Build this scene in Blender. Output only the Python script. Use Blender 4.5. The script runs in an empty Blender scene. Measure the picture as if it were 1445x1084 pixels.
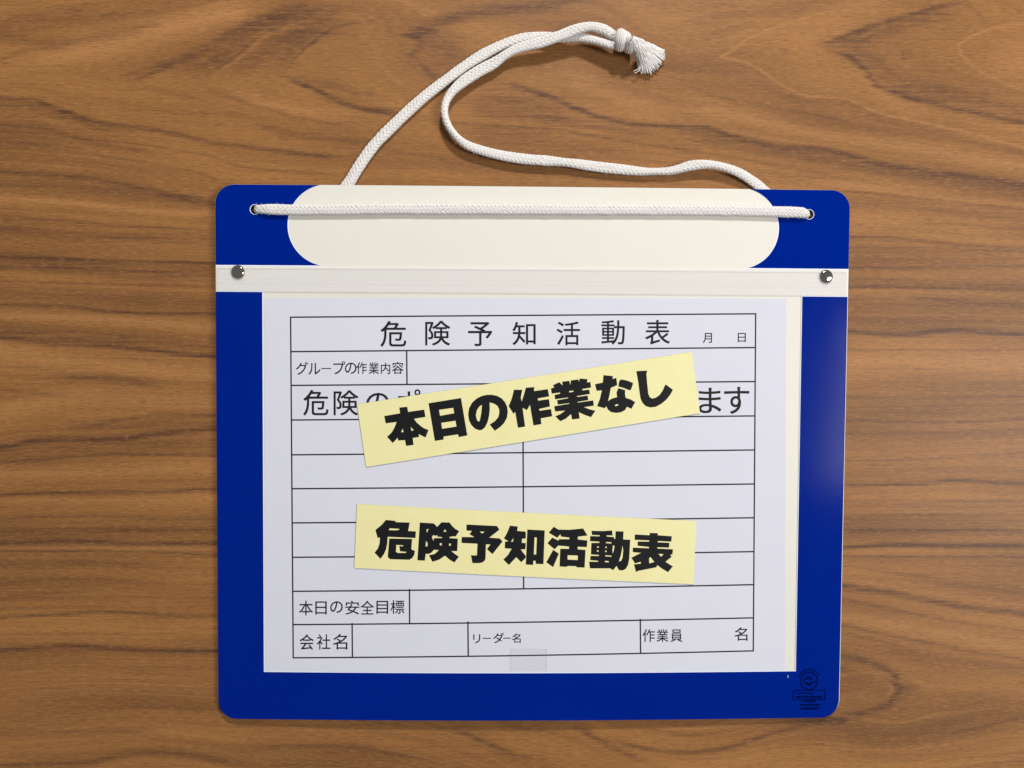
import bpy, bmesh, math, random
import numpy as np
from mathutils import Vector, Matrix, geometry

# ------------------------------------------------------------------ camera, world, lamps
scene = bpy.context.scene
col = scene.collection
IW, IH, FPX = 1445.0, 1084.0, 1085.0
CAM = Vector((-.01846, .05248, .44055))
ROT = (-.02683, -.01427, .00591)
cam_data = bpy.data.cameras.new('camera')
cam_data.sensor_width = 36.0
cam_data.lens = 36.0 * FPX / IW
cam_data.clip_start = 0.01
cam_data.clip_end = 50
cam = bpy.data.objects.new('camera', cam_data)
cam.location = CAM
cam.rotation_euler = ROT
col.objects.link(cam)
scene.camera = cam
scene.render.resolution_x, scene.render.resolution_y = 1024, 768

world = bpy.data.worlds.new('World')
scene.world = world
world.use_nodes = True
world.node_tree.nodes['Background'].inputs[0].default_value = (0.95, 0.97, 1.0, 1)
world.node_tree.nodes['Background'].inputs[1].default_value = 0.19


def lamp(name, loc, target, sx, sy, power, colour):
    d = bpy.data.lights.new(name, 'AREA')
    d.shape = 'RECTANGLE'
    d.size, d.size_y = sx, sy
    d.energy = power
    d.color = colour
    o = bpy.data.objects.new(name, d)
    o.location = loc
    o.rotation_euler = (Vector(target) - Vector(loc)).to_track_quat('-Z', 'Y').to_euler()
    col.objects.link(o)
    return o


lamp('ceiling_lamp', (0.22, 1.34, 1.08), (0, 0, 0), 0.20, 0.14, 24.2, (1.0, 0.965, 0.91))
lamp('window_light', (1.37, -0.10, 1.56), (0.1, 0, 0), 0.50, 0.80, 27, (1.0, 0.965, 0.93))

scene.view_settings.view_transform = 'Standard'
scene.view_settings.look = 'None'
scene.view_settings.exposure = 0.0
scene.view_settings.gamma = 1.0

# ------------------------------------------------------------------ geometry helpers
BW, BH = .358, .30349
CM = Matrix.Rotation(ROT[2], 3, 'Z') @ Matrix.Rotation(ROT[1], 3, 'Y') @ Matrix.Rotation(ROT[0], 3, 'X')


def on_plane(px, py, h):
    """photograph pixel -> point of the horizontal plane at height h"""
    d = CM @ Vector(((px - IW / 2) / FPX, -(py - IH / 2) / FPX, -1.0))
    t = (h - CAM.z) / d.z
    return CAM + d * t


def zb(x, y):
    """height of the slightly bowed board's face above the table"""
    t = min(1, max(0, (y + BH / 2) / BH))
    u = max(-1, min(1, x / (BW / 2)))
    dome = math.cos((u + .10) * math.pi / 2 * .94)
    return (.0023 + .0024 * t) + dome * (.0036 - .0020 * t)


def B(px, py):
    h = .004
    for _ in range(4):
        p = on_plane(px, py, h)
        h = zb(p.x, p.y)
    return (p.x, p.y)


def tag(o, label=None, cat=None, group=None, kind=None):
    if label: o['label'] = label
    if cat: o['category'] = cat
    if group: o['group'] = group
    if kind: o['kind'] = kind
    return o


def empty(name, loc):
    o = bpy.data.objects.new(name, None)
    o.location = loc
    o.empty_display_size = .01
    col.objects.link(o)
    return o


def link(name, me, mat, parent=None, smooth=False):
    o = bpy.data.objects.new(name, me)
    col.objects.link(o)
    me.materials.append(mat)
    if smooth:
        me.polygons.foreach_set('use_smooth', [True] * len(me.polygons))
    if parent:
        o.parent = parent
        o.matrix_parent_inverse = Matrix.Translation(parent.location).inverted()
    return o


def sheet(name, polys, dz, mat, parent=None, thick=0.0, smooth=False, step=.010, zfun=zb):
    """polys: list of loop lists in board metres; a sheet following the bowed face at dz above it"""
    bm = bmesh.new()
    for k, loops in enumerate(polys):
        ls = [[Vector((x, y, 0)) for x, y in l] for l in loops]
        tris = geometry.tessellate_polygon(ls)
        flat = [v for l in ls for v in l]
        off = 0
        vs = [bm.verts.new((v.x, v.y, 0)) for v in flat]
        for t in tris:
            a, b, c = (flat[i] for i in t)
            cr = (b - a).cross(c - a).z
            if abs(cr) < 1e-13:
                continue
            try:
                bm.faces.new([vs[i] for i in (t if cr > 0 else reversed(t))])
            except ValueError:
                pass
    xs = [v.co.x for v in bm.verts]; ys = [v.co.y for v in bm.verts]
    for lo, hi, n in ((min(xs), max(xs), (1, 0, 0)), (min(ys), max(ys), (0, 1, 0))):
        k = math.floor(lo / step) + 1
        while k * step < hi:
            p = tuple(c * k * step for c in n)
            bmesh.ops.bisect_plane(bm, geom=bm.verts[:] + bm.edges[:] + bm.faces[:], plane_co=p, plane_no=n, dist=1e-7)
            k += 1
    if thick:
        r = bmesh.ops.extrude_face_region(bm, geom=bm.faces[:])
        up = {g for g in r['geom'] if isinstance(g, bmesh.types.BMVert)}
        for v in bm.verts:
            v.co.z = 0 if v in up else -thick
        bmesh.ops.recalc_face_normals(bm, faces=bm.faces[:])
    for v in bm.verts:
        v.co.z += zfun(v.co.x, v.co.y) + dz
    me = bpy.data.meshes.new(name)
    bm.to_mesh(me); bm.free()
    return link(name, me, mat, parent, smooth)


def circle(cx, cy, r, n=40, a0=0, a1=360):
    return [(cx + r * math.cos(math.radians(a0 + (a1 - a0) * i / n)), cy + r * math.sin(math.radians(a0 + (a1 - a0) * i / n)))
            for i in range(n if abs(a1 - a0) == 360 else n + 1)]


def rounded(x0, y0, x1, y1, r, n=14):
    out = []
    for cx, cy, a in ((x1 - r, y1 - r, 0), (x0 + r, y1 - r, 90), (x0 + r, y0 + r, 180), (x1 - r, y0 + r, 270)):
        out += circle(cx, cy, r, n, a, a + 90)
    return out


def seg(p, q, w):
    (x0, y0), (x1, y1) = p, q
    L = math.hypot(x1 - x0, y1 - y0)
    nx, ny = -(y1 - y0) / L * w / 2, (x1 - x0) / L * w / 2
    ex, ey = (x1 - x0) / L * w / 2, (y1 - y0) / L * w / 2
    return [(x0 - ex + nx, y0 - ey + ny), (x0 - ex - nx, y0 - ey - ny), (x1 + ex - nx, y1 + ey - ny), (x1 + ex + nx, y1 + ey + ny)]


# ------------------------------------------------------------------ materials
def mat(name, colour, rough=.5, spec=.5, metal=0, **kw):
    m = bpy.data.materials.new(name)
    m.use_nodes = True
    b = m.node_tree.nodes['Principled BSDF']
    b.inputs['Base Color'].default_value = (*colour, 1)
    b.inputs['Roughness'].default_value = rough
    b.inputs['Specular IOR Level'].default_value = spec
    b.inputs['Metallic'].default_value = metal
    return m


def N(m, t, **kw):
    n = m.node_tree.nodes.new(t)
    for k, v in kw.items():
        setattr(n, k, v)
    return n


def L(m, a, b):
    m.node_tree.links.new(a, b)


def mottled(name, c0, c1, scale, rough, spec=.5, bump=0, bscale=None, detail=4):
    """paper / plastic with faint uneven tone and fine relief"""
    m = mat(name, c0, rough, spec)
    b = m.node_tree.nodes['Principled BSDF']
    tc = N(m, 'ShaderNodeTexCoord')
    n = N(m, 'ShaderNodeTexNoise'); n.inputs['Scale'].default_value = scale; n.inputs['Detail'].default_value = detail
    mx = N(m, 'ShaderNodeMix', data_type='RGBA')
    mx.inputs[6].default_value = (*c0, 1); mx.inputs[7].default_value = (*c1, 1)
    L(m, tc.outputs['Object'], n.inputs['Vector']); L(m, n.outputs[0], mx.inputs[0]); L(m, mx.outputs[2], b.inputs['Base Color'])
    if bump:
        n2 = N(m, 'ShaderNodeTexNoise'); n2.inputs['Scale'].default_value = bscale; n2.inputs['Detail'].default_value = 3
        bp = N(m, 'ShaderNodeBump'); bp.inputs['Strength'].default_value = bump; bp.inputs['Distance'].default_value = .0003
        L(m, tc.outputs['Object'], n2.inputs['Vector']); L(m, n2.outputs[0], bp.inputs['Height']); L(m, bp.outputs[0], b.inputs['Normal'])
    return m


def clear_film(name, base_gloss, tint, haze=0.0, haze_col=(.8, .8, .8), rough=.06, bump=.12, bscale=26):
    m = bpy.data.materials.new(name)
    m.use_nodes = True
    nt = m.node_tree
    nt.nodes.remove(nt.nodes['Principled BSDF'])
    out = nt.nodes['Material Output']
    tr = N(m, 'ShaderNodeBsdfTransparent'); tr.inputs[0].default_value = (*tint, 1)
    gl = N(m, 'ShaderNodeBsdfGlossy'); gl.inputs['Roughness'].default_value = rough
    df = N(m, 'ShaderNodeBsdfDiffuse'); df.inputs[0].default_value = (*haze_col, 1)
    fr = N(m, 'ShaderNodeFresnel'); fr.inputs[0].default_value = base_gloss
    mh = N(m, 'ShaderNodeMixShader'); mh.inputs[0].default_value = haze
    mg = N(m, 'ShaderNodeMixShader')
    tc = N(m, 'ShaderNodeTexCoord')
    n2 = N(m, 'ShaderNodeTexNoise'); n2.inputs['Scale'].default_value = bscale; n2.inputs['Detail'].default_value = 3
    bp = N(m, 'ShaderNodeBump'); bp.inputs['Strength'].default_value = bump; bp.inputs['Distance'].default_value = .002
    L(m, tc.outputs['Object'], n2.inputs['Vector']); L(m, n2.outputs[0], bp.inputs['Height'])
    L(m, bp.outputs[0], gl.inputs['Normal']); L(m, bp.outputs[0], fr.inputs['Normal'])
    L(m, tr.outputs[0], mh.inputs[1]); L(m, df.outputs[0], mh.inputs[2])
    ge = N(m, 'ShaderNodeNewGeometry')
    ft = N(m, 'ShaderNodeMath', operation='SUBTRACT'); ft.inputs[0].default_value = 1; L(m, ge.outputs['Backfacing'], ft.inputs[1])
    fm = N(m, 'ShaderNodeMath', operation='MULTIPLY'); L(m, ft.outputs[0], fm.inputs[0]); L(m, fr.outputs[0], fm.inputs[1])
    L(m, fm.outputs[0], mg.inputs[0]); L(m, mh.outputs[0], mg.inputs[1]); L(m, gl.outputs[0], mg.inputs[2])
    L(m, mg.outputs[0], out.inputs['Surface'])
    return m


M_ivory = mottled('ivory_plastic', (.69, .675, .61), (.715, .70, .64), 60, .42, .3, .05, 300)
M_blue = mottled('blue_print', (.0001, .0125, .200), (.0001, .0165, .245), 12, .5, .0)
M_rim = mat('white_edge', (.80, .85, .97), .5, .3)
M_paper = mottled('copier_paper', (.62, .635, .725), (.655, .668, .76), 45, .85, .15, .25, 900)
M_tape = mottled('yellow_tape', (.735, .69, .335), (.79, .75, .42), 110, .40, .4, .3, 1500)
M_black = mottled('black_print', (.006, .0065, .008), (.012, .0125, .014), 120, .5, .15)
M_ink = mottled('toner_ink', (.006, .005, .007), (.016, .014, .017), 700, .6, .2)
M_mark = mat('dark_mark_print', (.0001, .0040, .062), .6, 0)
M_film = clear_film('clear_cover', 1.155, (.985, .985, .985), .0, (.9, .9, .9), .13, .07, 14)
M_strip = clear_film('clear_strip', 1.25, (.99, .99, .995), .50, (.86, .857, .855), .15, .10)
M_cleartape = clear_film('clear_tape', 1.3, (.972, .972, .968), .03, (.6, .6, .62), .25, .05)
M_crease = clear_film('crease', 1.2, (.87, .865, .86), 0, (.5, .5, .5), .3, 0)
M_steel = mat('polished_nickel', (.50, .45, .38), .10, .5, 1)
M_scratch = mat('bare_scratch', (.75, .8, .9), .5, .3)

# cotton
M_cotton = mat('cotton_yarn', (.74, .73, .71), .9, .15)
b = M_cotton.node_tree.nodes['Principled BSDF']
b.inputs['Sheen Weight'].default_value = .25
tc = N(M_cotton, 'ShaderNodeTexCoord')
n = N(M_cotton, 'ShaderNodeTexNoise'); n.inputs['Scale'].default_value = 2600; n.inputs['Detail'].default_value = 3
bp = N(M_cotton, 'ShaderNodeBump'); bp.inputs['Strength'].default_value = .5; bp.inputs['Distance'].default_value = .00015
mx = N(M_cotton, 'ShaderNodeMix', data_type='RGBA')
mx.inputs[6].default_value = (.62, .60, .58, 1); mx.inputs[7].default_value = (.76, .745, .725, 1)
L(M_cotton, tc.outputs['Object'], n.inputs['Vector']); L(M_cotton, n.outputs[0], bp.inputs['Height'])
L(M_cotton, n.outputs[0], mx.inputs[0]); L(M_cotton, mx.outputs[2], b.inputs['Base Color'])
L(M_cotton, bp.outputs[0], b.inputs['Normal'])

# ------------------------------------------------------------------ tabletop: walnut veneer with its figure
# (half width px, strength (+ dark, - light), points in px of a 1445-wide plan of the table)
STREAKS = [
 (20,-.75,[(60,85),(104,69),(173,55),(242,38),(311,21),(380,7)]),
 (7,.45,[(180,114),(242,90),(294,66),(346,38),(398,17),(450,3)]),
 (9,.45,[(262,104),(310,78),(352,48),(398,27),(480,8)]),
 (2,.5,[(280,112),(329,82),(363,54),(398,36),(440,24)]),
 (2,-.35,[(283,117),(332,86),(366,58),(400,40)]),
 (11,.38,[(330,112),(352,88),(380,66),(430,40),(500,18)]),
 (12,.35,[(370,112),(392,90),(415,66),(443,48),(490,30)]),
 (4,.65,[(392,104),(432,121),(467,138),(500,150),(545,160),(590,172)]),
 (2,.6,[(398,107),(415,83),(443,59),(467,41),(500,33),(540,30)]),
 (8,.3,[(395,102),(440,112),(490,128),(540,140)]),
 (3,.3,[(160,112),(200,98),(240,90)]),(2,.4,[(165,116),(205,108),(240,91)]),
 (3,.3,[(100,130),(150,140),(207,150)]),(3,.3,[(160,118),(230,130),(300,146)]),
 (3,.35,[(280,120),(330,140),(380,155),(450,172),(520,184)]),
 (6,.3,[(340,165),(400,185),(470,197),(540,203)]),
 (10,-.3,[(300,118),(360,138),(420,158),(500,172)]),
 (3.5,.5,[(0,137),(52,142),(87,157),(138,173),(208,182),(260,192),(294,201),(363,209),(450,220),(500,225)]),
 (2,.45,[(0,176),(69,183),(104,194),(156,199),(242,211),(304,221),(329,232),(398,242),(500,249)]),
 (2,.35,[(0,197),(87,211),(173,225),(277,242),(311,256)]),
 (7,.35,[(0,146),(60,152),(120,176),(200,190)]),
 (4,.3,[(0,186),(80,192),(150,205),(250,222)]),
 (5,.45,[(0,243),(104,250),(173,260),(242,274),(320,290)]),
 (3,.3,[(0,38),(52,29),(138,21),(208,15)]),(6,.3,[(0,30),(60,20),(150,8)]),
 (8,.28,[(0,50),(60,60),(110,58),(180,45),(240,28)]),
 (3,.35,[(0,85),(28,73),(87,66),(114,57)]),
 (10,-.25,[(0,98),(60,88),(120,86)]),
 (9,.55,[(600,97),(583,80),(586,55),(611,35),(656,21),(694,16),(742,10),(794,5),(840,-4)]),
 (3,.45,[(583,80),(600,97),(614,111),(630,120)]),
 (22,.28,[(560,20),(620,60),(640,90),(600,120)]),
 (4,.6,[(700,114),(725,121),(770,135),(811,152),(846,166),(898,176),(950,180),(1000,183)]),
 (20,.36,[(650,130),(700,140),(760,150),(820,160)]),
 (7,.3,[(640,155),(720,164),(800,172),(870,184),(940,196)]),
 (14,-.4,[(770,100),(811,107),(846,125),(898,147),(950,159)]),
 (12,.2,[(720,90),(800,70),(860,90),(920,112)]),
 (2.5,.5,[(593,170),(673,176),(777,183),(846,194),(933,208),(1000,216)]),
 (9,.25,[(640,190),(720,200),(800,205),(900,216)]),
 (6,.3,[(640,182),(700,186),(790,194)]),
 (3,.3,[(500,204),(604,221),(673,235),(811,249),(1000,262)]),
 (5,-.25,[(660,212),(760,226),(860,236),(960,246)]),
 (2.5,.4,[(500,149),(552,156),(621,171)]),
 (1.6,-.5,[(1180,12),(1104,35),(1083,43),(1049,59),(1031,74),(1016,81),(1056,90),(1083,107),(1125,131),(1160,137),(1194,140),(1239,159),(1291,170),(1380,190),(1445,207)]),
 (6,.2,[(1090,118),(1125,140),(1194,148),(1239,167),(1291,178),(1445,216)]),
 (4,.6,[(1156,64),(1204,48),(1239,35),(1291,19),(1336,7),(1360,1)]),
 (9,.35,[(1160,68),(1210,57),(1250,44),(1310,24),(1360,10)]),
 (4,.5,[(1156,64),(1201,80),(1222,97),(1239,121),(1274,135),(1326,149),(1395,163),(1445,173)]),
 (14,.33,[(1165,60),(1215,72),(1245,95),(1270,118),(1330,136),(1445,158)]),
 (24,.20,[(1200,56),(1260,66),(1300,95),(1345,118),(1445,140)]),
 (2,-.5,[(1445,35),(1395,42),(1367,54),(1350,66),(1360,83),(1384,102),(1422,119),(1445,128)]),
 (26,-.42,[(1385,72),(1415,78),(1445,82)]),
 (12,-.3,[(1150,28),(1220,10),(1270,0)]),(14,-.25,[(1225,125),(1260,146),(1320,160)]),
 (3,.33,[(945,118),(980,123),(1014,137),(1083,150),(1153,163),(1222,183)]),
 (4,.6,[(945,176),(997,182),(1049,197),(1101,208),(1160,211),(1205,221),(1256,235),(1343,246),(1445,260)]),
 (9,.32,[(945,182),(1049,205),(1160,222),(1256,243),(1343,254),(1445,268)]),
 (3,.35,[(945,211),(1049,225),(1118,239),(1187,249),(1256,260)]),
 (10,-.45,[(945,152),(1049,166),(1153,190),(1256,204),(1445,235)]),
 (8,.2,[(945,40),(1020,20),(1100,14),(1180,0)]),(5,.22,[(945,20),(1000,8),(1060,0)]),
 (6,.18,[(960,70),(1010,48),(1070,34)]),(7,.2,[(980,100),(1040,108),(1090,128),(1150,152)]),
 (4,-.6,[(0,280),(119,288),(198,298),(301,302)]),
 (9,.35,[(0,262),(150,270),(301,284)]),
 (3,.5,[(0,306),(79,311),(159,317),(301,327)]),
 (2,.6,[(110,333),(198,335),(240,334)]),
 (14,.22,[(0,322),(150,336),(301,345)]),
 (2.2,.95,[(0,363),(79,365),(159,368),(278,371),(305,372)]),
 (12,.35,[(0,372),(150,380),(301,388)]),
 (2,.5,[(0,379),(119,379),(278,387)]),(2,.5,[(0,397),(301,405)]),
 (12,.3,[(0,412),(150,420),(301,428)]),
 (2.2,.8,[(0,430.5),(99,434),(167,442),(301,443)]),
 (8,-.6,[(0,446),(159,453),(301,462)]),
 (5,.6,[(0,476),(79,484),(159,488),(238,498),(301,503)]),(8,.35,[(0,468),(100,474),(200,482),(301,492)]),
 (14,-.45,[(0,496),(119,512),(301,530)]),
 (5,.4,[(60,538),(120,534),(180,537),(240,545)]),(4,.25,[(0,550),(60,556),(110,560)]),
 (14,-.45,[(0,583),(99,560),(198,563),(301,565)]),
 (3,.45,[(60,606),(119,603),(179,591),(218,585),(301,585)]),
 (10,.25,[(100,600),(200,597),(301,594)]),
 (4,.7,[(0,631),(60,621),(159,619),(238,611),(301,605)]),
 (2.2,.7,[(0,653),(79,647),(139,641),(200,641),(301,643)]),
 (14,.28,[(0,640),(150,630),(301,625)]),
 (8,-.4,[(0,668),(301,664)]),
 (2.4,.8,[(0,699),(117,694),(235,693),(305,690)]),(5,-.4,[(0,708),(305,703)]),
 (3,.4,[(0,732),(117,728),(305,732)]),(3,.45,[(0,749),(305,746)]),(16,.22,[(0,748),(305,745)]),
 (3,.9,[(0,766),(98,762),(168,766),(235,766),(305,766)]),(3,-.45,[(0,773),(305,774)]),
 (1.6,.75,[(0,778),(200,779),(305,783),(400,785)]),(6,.35,[(0,797),(120,795),(235,799)]),
 (2,.3,[(0,822),(78,816),(176,818),(235,822)]),(3,.3,[(0,846),(156,843),(305,844)]),
 (2.6,.7,[(0,871),(78,867),(145,863),(235,868),(305,867)]),
 (1.6,.35,[(0,895),(215,895),(254,892),(305,886)]),
 (4,.65,[(0,918),(98,912),(156,915),(235,918),(305,918)]),
 (8,.15,[(0,945),(150,940),(305,946)]),(12,-.22,[(0,985),(150,970),(305,975)]),
 (6,.28,[(0,1036),(117,1034),(235,1032)]),
 (5,.45,[(0,1082),(117,1077),(176,1065),(235,1063),(305,1071),(360,1084)]),
 (8,-.5,[(1199,262),(1277,270),(1374,284),(1445,292)]),
 (2,.5,[(1199,270),(1296,280),(1445,297)]),(9,.22,[(1199,285),(1296,294),(1445,310)]),
 (3,.3,[(1257,312),(1445,323)]),(3,.55,[(1199,335),(1277,337),(1354,346.5),(1445,352)]),
 (2,.45,[(1199,350),(1335,352),(1445,356)]),(3,.4,[(1199,379),(1445,376)]),
 (14,.2,[(1199,365),(1445,366)]),
 (2.6,.75,[(1199,405),(1296,406),(1445,408.5)]),(9,.3,[(1199,400),(1445,402)]),
 (4,.35,[(1257,418),(1445,432)]),(10,.25,[(1199,425),(1445,428)]),
 (3,.3,[(1199,449),(1445,455)]),(3.5,.6,[(1199,469),(1277,472),(1354,465),(1445,474)]),
 (8,.22,[(1199,466),(1445,470)]),
 (2,.45,[(1199,494),(1445,494)]),(14,-.45,[(1199,511),(1445,511)]),
 (3,.35,[(1199,562),(1445,558)]),(16,.2,[(1199,575),(1445,570)]),
 (2.4,.45,[(1199,594),(1335,596),(1445,591)]),(16,.15,[(1199,604),(1445,604)]),
 (2,.3,[(1199,612),(1445,606)]),(2,.3,[(1199,651),(1335,645),(1445,639)]),
 (12,-.22,[(1199,632),(1445,626)]),
 (3,.8,[(1192,683),(1303,683),(1344,679),(1445,683)]),
 (2,.45,[(1192,705.5),(1445,707.5)]),(2,.35,[(1192,713),(1445,715)]),
 (2.6,.4,[(1190,728),(1445,726)]),(3,.5,[(1190,748),(1445,750)]),
 (20,.25,[(1190,745),(1445,745)]),
 (3.4,.85,[(1190,773),(1262,769),(1344,770),(1445,770)]),
 (1.8,.9,[(1180,785),(1262,786),(1445,786)]),
 (3,.35,[(1188,800),(1282,812),(1364,826),(1445,837)]),
 (5,.6,[(1188,828),(1282,841),(1364,857),(1445,865)]),
 (2,.35,[(1188,845),(1303,869),(1445,890)]),
 (10,-.4,[(1188,871),(1303,888),(1445,916)]),
 (3,.45,[(1188,882),(1262,898),(1344,914),(1445,931)]),(8,.2,[(1188,892),(1290,920),(1445,945)]),
 (5,.55,[(1100,920),(1188,927),(1229,935),(1262,951),(1270,976),(1258,992),(1221,1004.5),(1180,1013),(1100,1016)]),
 (14,.3,[(1262,958),(1280,972),(1266,996)]),
 (2,-.4,[(1252,955),(1260,975),(1248,988)]),
 (3.2,.9,[(1196,944),(1202.5,944),(1208,944)]),
 (3,.55,[(1323,1037),(1364,1029),(1405,1019),(1445,1013)]),
 (11,.28,[(1190,1035),(1260,1042),(1330,1028),(1400,1010)]),
 (2,.3,[(1303,1074),(1445,1062)]),
 (3.4,.5,[(848,1041),(892,1053),(954,1061.5),(1016,1056.5),(1078,1038),(1141,1022),(1190,1019)]),
 (3,.4,[(898,1022),(935,1033),(985,1036),(1047,1028.5)]),
 (4,.4,[(786,1016),(817,1028),(860,1053),(898,1069),(940,1080)]),
 (10,-.22,[(880,1072),(960,1078),(1040,1072),(1110,1050)]),
 (5,.35,[(624,1022),(686,1047),(723,1066),(773,1072)]),
 (4,.3,[(337,1056),(487,1053),(549,1063),(611,1075)]),
 (10,.18,[(420,1062),(520,1070),(600,1084)]),
 (1.7,.95,[(1273.5,83),(1276.5,84.5)]),(1.0,.4,[(1273,73),(1275,78)]),
 (1.4,-.8,[(1357,898),(1360,900)]),
]
ext = []
for w, s, pts in STREAKS:
    pts = list(pts)
    def edge(x): return x <= 1 or x >= 1444
    def under(p): return (294 <= p[0] <= 312 or 1175 <= p[0] <= 1200) and p[1] > 255
    e0, e1 = edge(pts[0][0]), edge(pts[-1][0])
    if len(pts) > 1 and under(pts[0]):
        d = 45 if pts[0][0] < 700 else -45
        sl = (pts[1][1] - pts[0][1]) / (pts[1][0] - pts[0][0] + 1e-6) * .5
        pts.insert(0, (pts[0][0] + d, pts[0][1] + d * sl))
    if len(pts) > 1 and under(pts[-1]):
        d = 45 if pts[-1][0] < 700 else -45
        sl = (pts[-1][1] - pts[-2][1]) / (pts[-1][0] - pts[-2][0] + 1e-6) * .5
        pts.append((pts[-1][0] + d, pts[-1][1] + d * sl))
    if e1 and len(pts) > 1:
        d = 160 if pts[-1][0] > 700 else -160
        sl = (pts[-1][1] - pts[-2][1]) / (pts[-1][0] - pts[-2][0] + 1e-6)
        pts.append((pts[-1][0] + d, pts[-1][1] + d * sl))
    if e0:
        d = -160 if pts[0][0] < 700 else 160
        sl = (pts[1][1] - pts[0][1]) / (pts[1][0] - pts[0][0] + 1e-6)
        pts.insert(0, (pts[0][0] + d, pts[0][1] + d * sl))
    if len(pts) > 2:      # round the traced polyline
        q_ = [(2 * pts[0][0] - pts[1][0], 2 * pts[0][1] - pts[1][1])] + pts + [(2 * pts[-1][0] - pts[-2][0], 2 * pts[-1][1] - pts[-2][1])]
        o_ = []
        for i in range(1, len(q_) - 2):
            n_ = max(1, int(math.hypot(q_[i + 1][0] - q_[i][0], q_[i + 1][1] - q_[i][1]) / 14))
            for k in range(n_):
                t = k / n_
                o_.append(tuple(.5 * (2 * q_[i][c] + (q_[i + 1][c] - q_[i - 1][c]) * t + (2 * q_[i - 1][c] - 5 * q_[i][c] + 4 * q_[i + 1][c] - q_[i + 2][c]) * t * t
                                      + (3 * q_[i][c] - q_[i - 1][c] - 3 * q_[i + 1][c] + q_[i + 2][c]) * t ** 3) for c in (0, 1)))
        pts = o_ + [pts[-1]]
    ext.append((w, s, pts, e0, e1))

# flow field v(x,y): least squares so that streaks run along its level lines
GX, GY, GS = 41, 34, 45.0
OX, OY = -170.0, -170.0
rows, rhs = [], []


def gidx(i, j): return j * GX + i


def deriv_rows(x, y, wx, wy, target, wt):
    fx, fy = (x - OX) / GS, (y - OY) / GS
    i, j = int(min(GX - 2, max(0, fx))), int(min(GY - 2, max(0, fy)))
    fx -= i; fy -= j
    r = {}
    for di, dj, gx, gy in ((0, 0, -(1 - fy), -(1 - fx)), (1, 0, (1 - fy), -fx), (0, 1, -fy, (1 - fx)), (1, 1, fy, fx)):
        r[gidx(i + di, j + dj)] = wt * (wx * gx + wy * gy) / GS
    rows.append(r); rhs.append(target * wt)


for w, s, pts, e0, e1 in ext:
    for (x0, y0), (x1, y1) in zip(pts, pts[1:]):
        Ls = math.hypot(x1 - x0, y1 - y0)
        if Ls < 8: continue
        k = max(1, int(Ls / 25))
        for q in range(k):
            t = (q + .5) / k
            deriv_rows(x0 + (x1 - x0) * t, y0 + (y1 - y0) * t, (x1 - x0) / Ls, (y1 - y0) / Ls, 0, 3.0)
for j in range(GY - 1):
    for i in range(GX - 1):
        x, y = OX + (i + .5) * GS, OY + (j + .5) * GS
        deriv_rows(x, y, 0, 1, 1.0, .7)
        deriv_rows(x, y, 1, 0, 0.0, .35)
for j in range(GY):
    for i in range(GX):
        if 0 < i < GX - 1:
            rows.append({gidx(i - 1, j): .03, gidx(i, j): -.06, gidx(i + 1, j): .03}); rhs.append(0)
        if 0 < j < GY - 1:
            rows.append({gidx(i, j - 1): .03, gidx(i, j): -.06, gidx(i, j + 1): .03}); rhs.append(0)
rows.append({0: .1}); rhs.append(0)
nU = GX * GY
AtA = np.zeros((nU, nU)); Atb = np.zeros(nU)
for r, t in zip(rows, rhs):
    ks = list(r.keys()); vs = np.array(list(r.values()))
    AtA[np.ix_(ks, ks)] += np.outer(vs, vs)
    Atb[ks] += vs * t
V = np.linalg.solve(AtA + 1e-9 * np.eye(nU), Atb).reshape(GY, GX)

STEP = 2.0
nx, ny = int((IW + 2 * 110) / STEP) + 1, int((IH + 2 * 110) / STEP) + 1
gx = -110 + STEP * np.arange(nx); gy = -110 + STEP * np.arange(ny)
PX, PY = np.meshgrid(gx, gy)
fx = (PX - OX) / GS; fy = (PY - OY) / GS
i0 = np.clip(fx.astype(int), 0, GX - 2); j0 = np.clip(fy.astype(int), 0, GY - 2)
tx = fx - i0; ty = fy - j0
def cub(t): return (-.5 * t + t * t - .5 * t ** 3, 1 - 2.5 * t * t + 1.5 * t ** 3, .5 * t + 2 * t * t - 1.5 * t ** 3, -.5 * t * t + .5 * t ** 3)
cx_, cy_ = cub(tx), cub(ty)
VV = 0
for b in range(4):
    for a in range(4):
        VV = VV + cy_[b] * cx_[a] * V[np.clip(j0 + b - 1, 0, GY - 1), np.clip(i0 + a - 1, 0, GX - 1)]
# small natural wander so that streak edges are not smooth strokes
rng = np.random.default_rng(4)


def smooth_noise(cw, ch):
    a = rng.standard_normal((int((IH + 400) / ch) + 3, int((IW + 400) / cw) + 3))
    u = (PX + 150) / cw; v = (PY + 150) / ch
    i, j = u.astype(int), v.astype(int)
    p, q = u - i, v - j
    p = p * p * (3 - 2 * p); q = q * q * (3 - 2 * q)
    return (a[j, i] * (1 - p) + a[j, i + 1] * p) * (1 - q) + (a[j + 1, i] * (1 - p) + a[j + 1, i + 1] * p) * q


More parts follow.
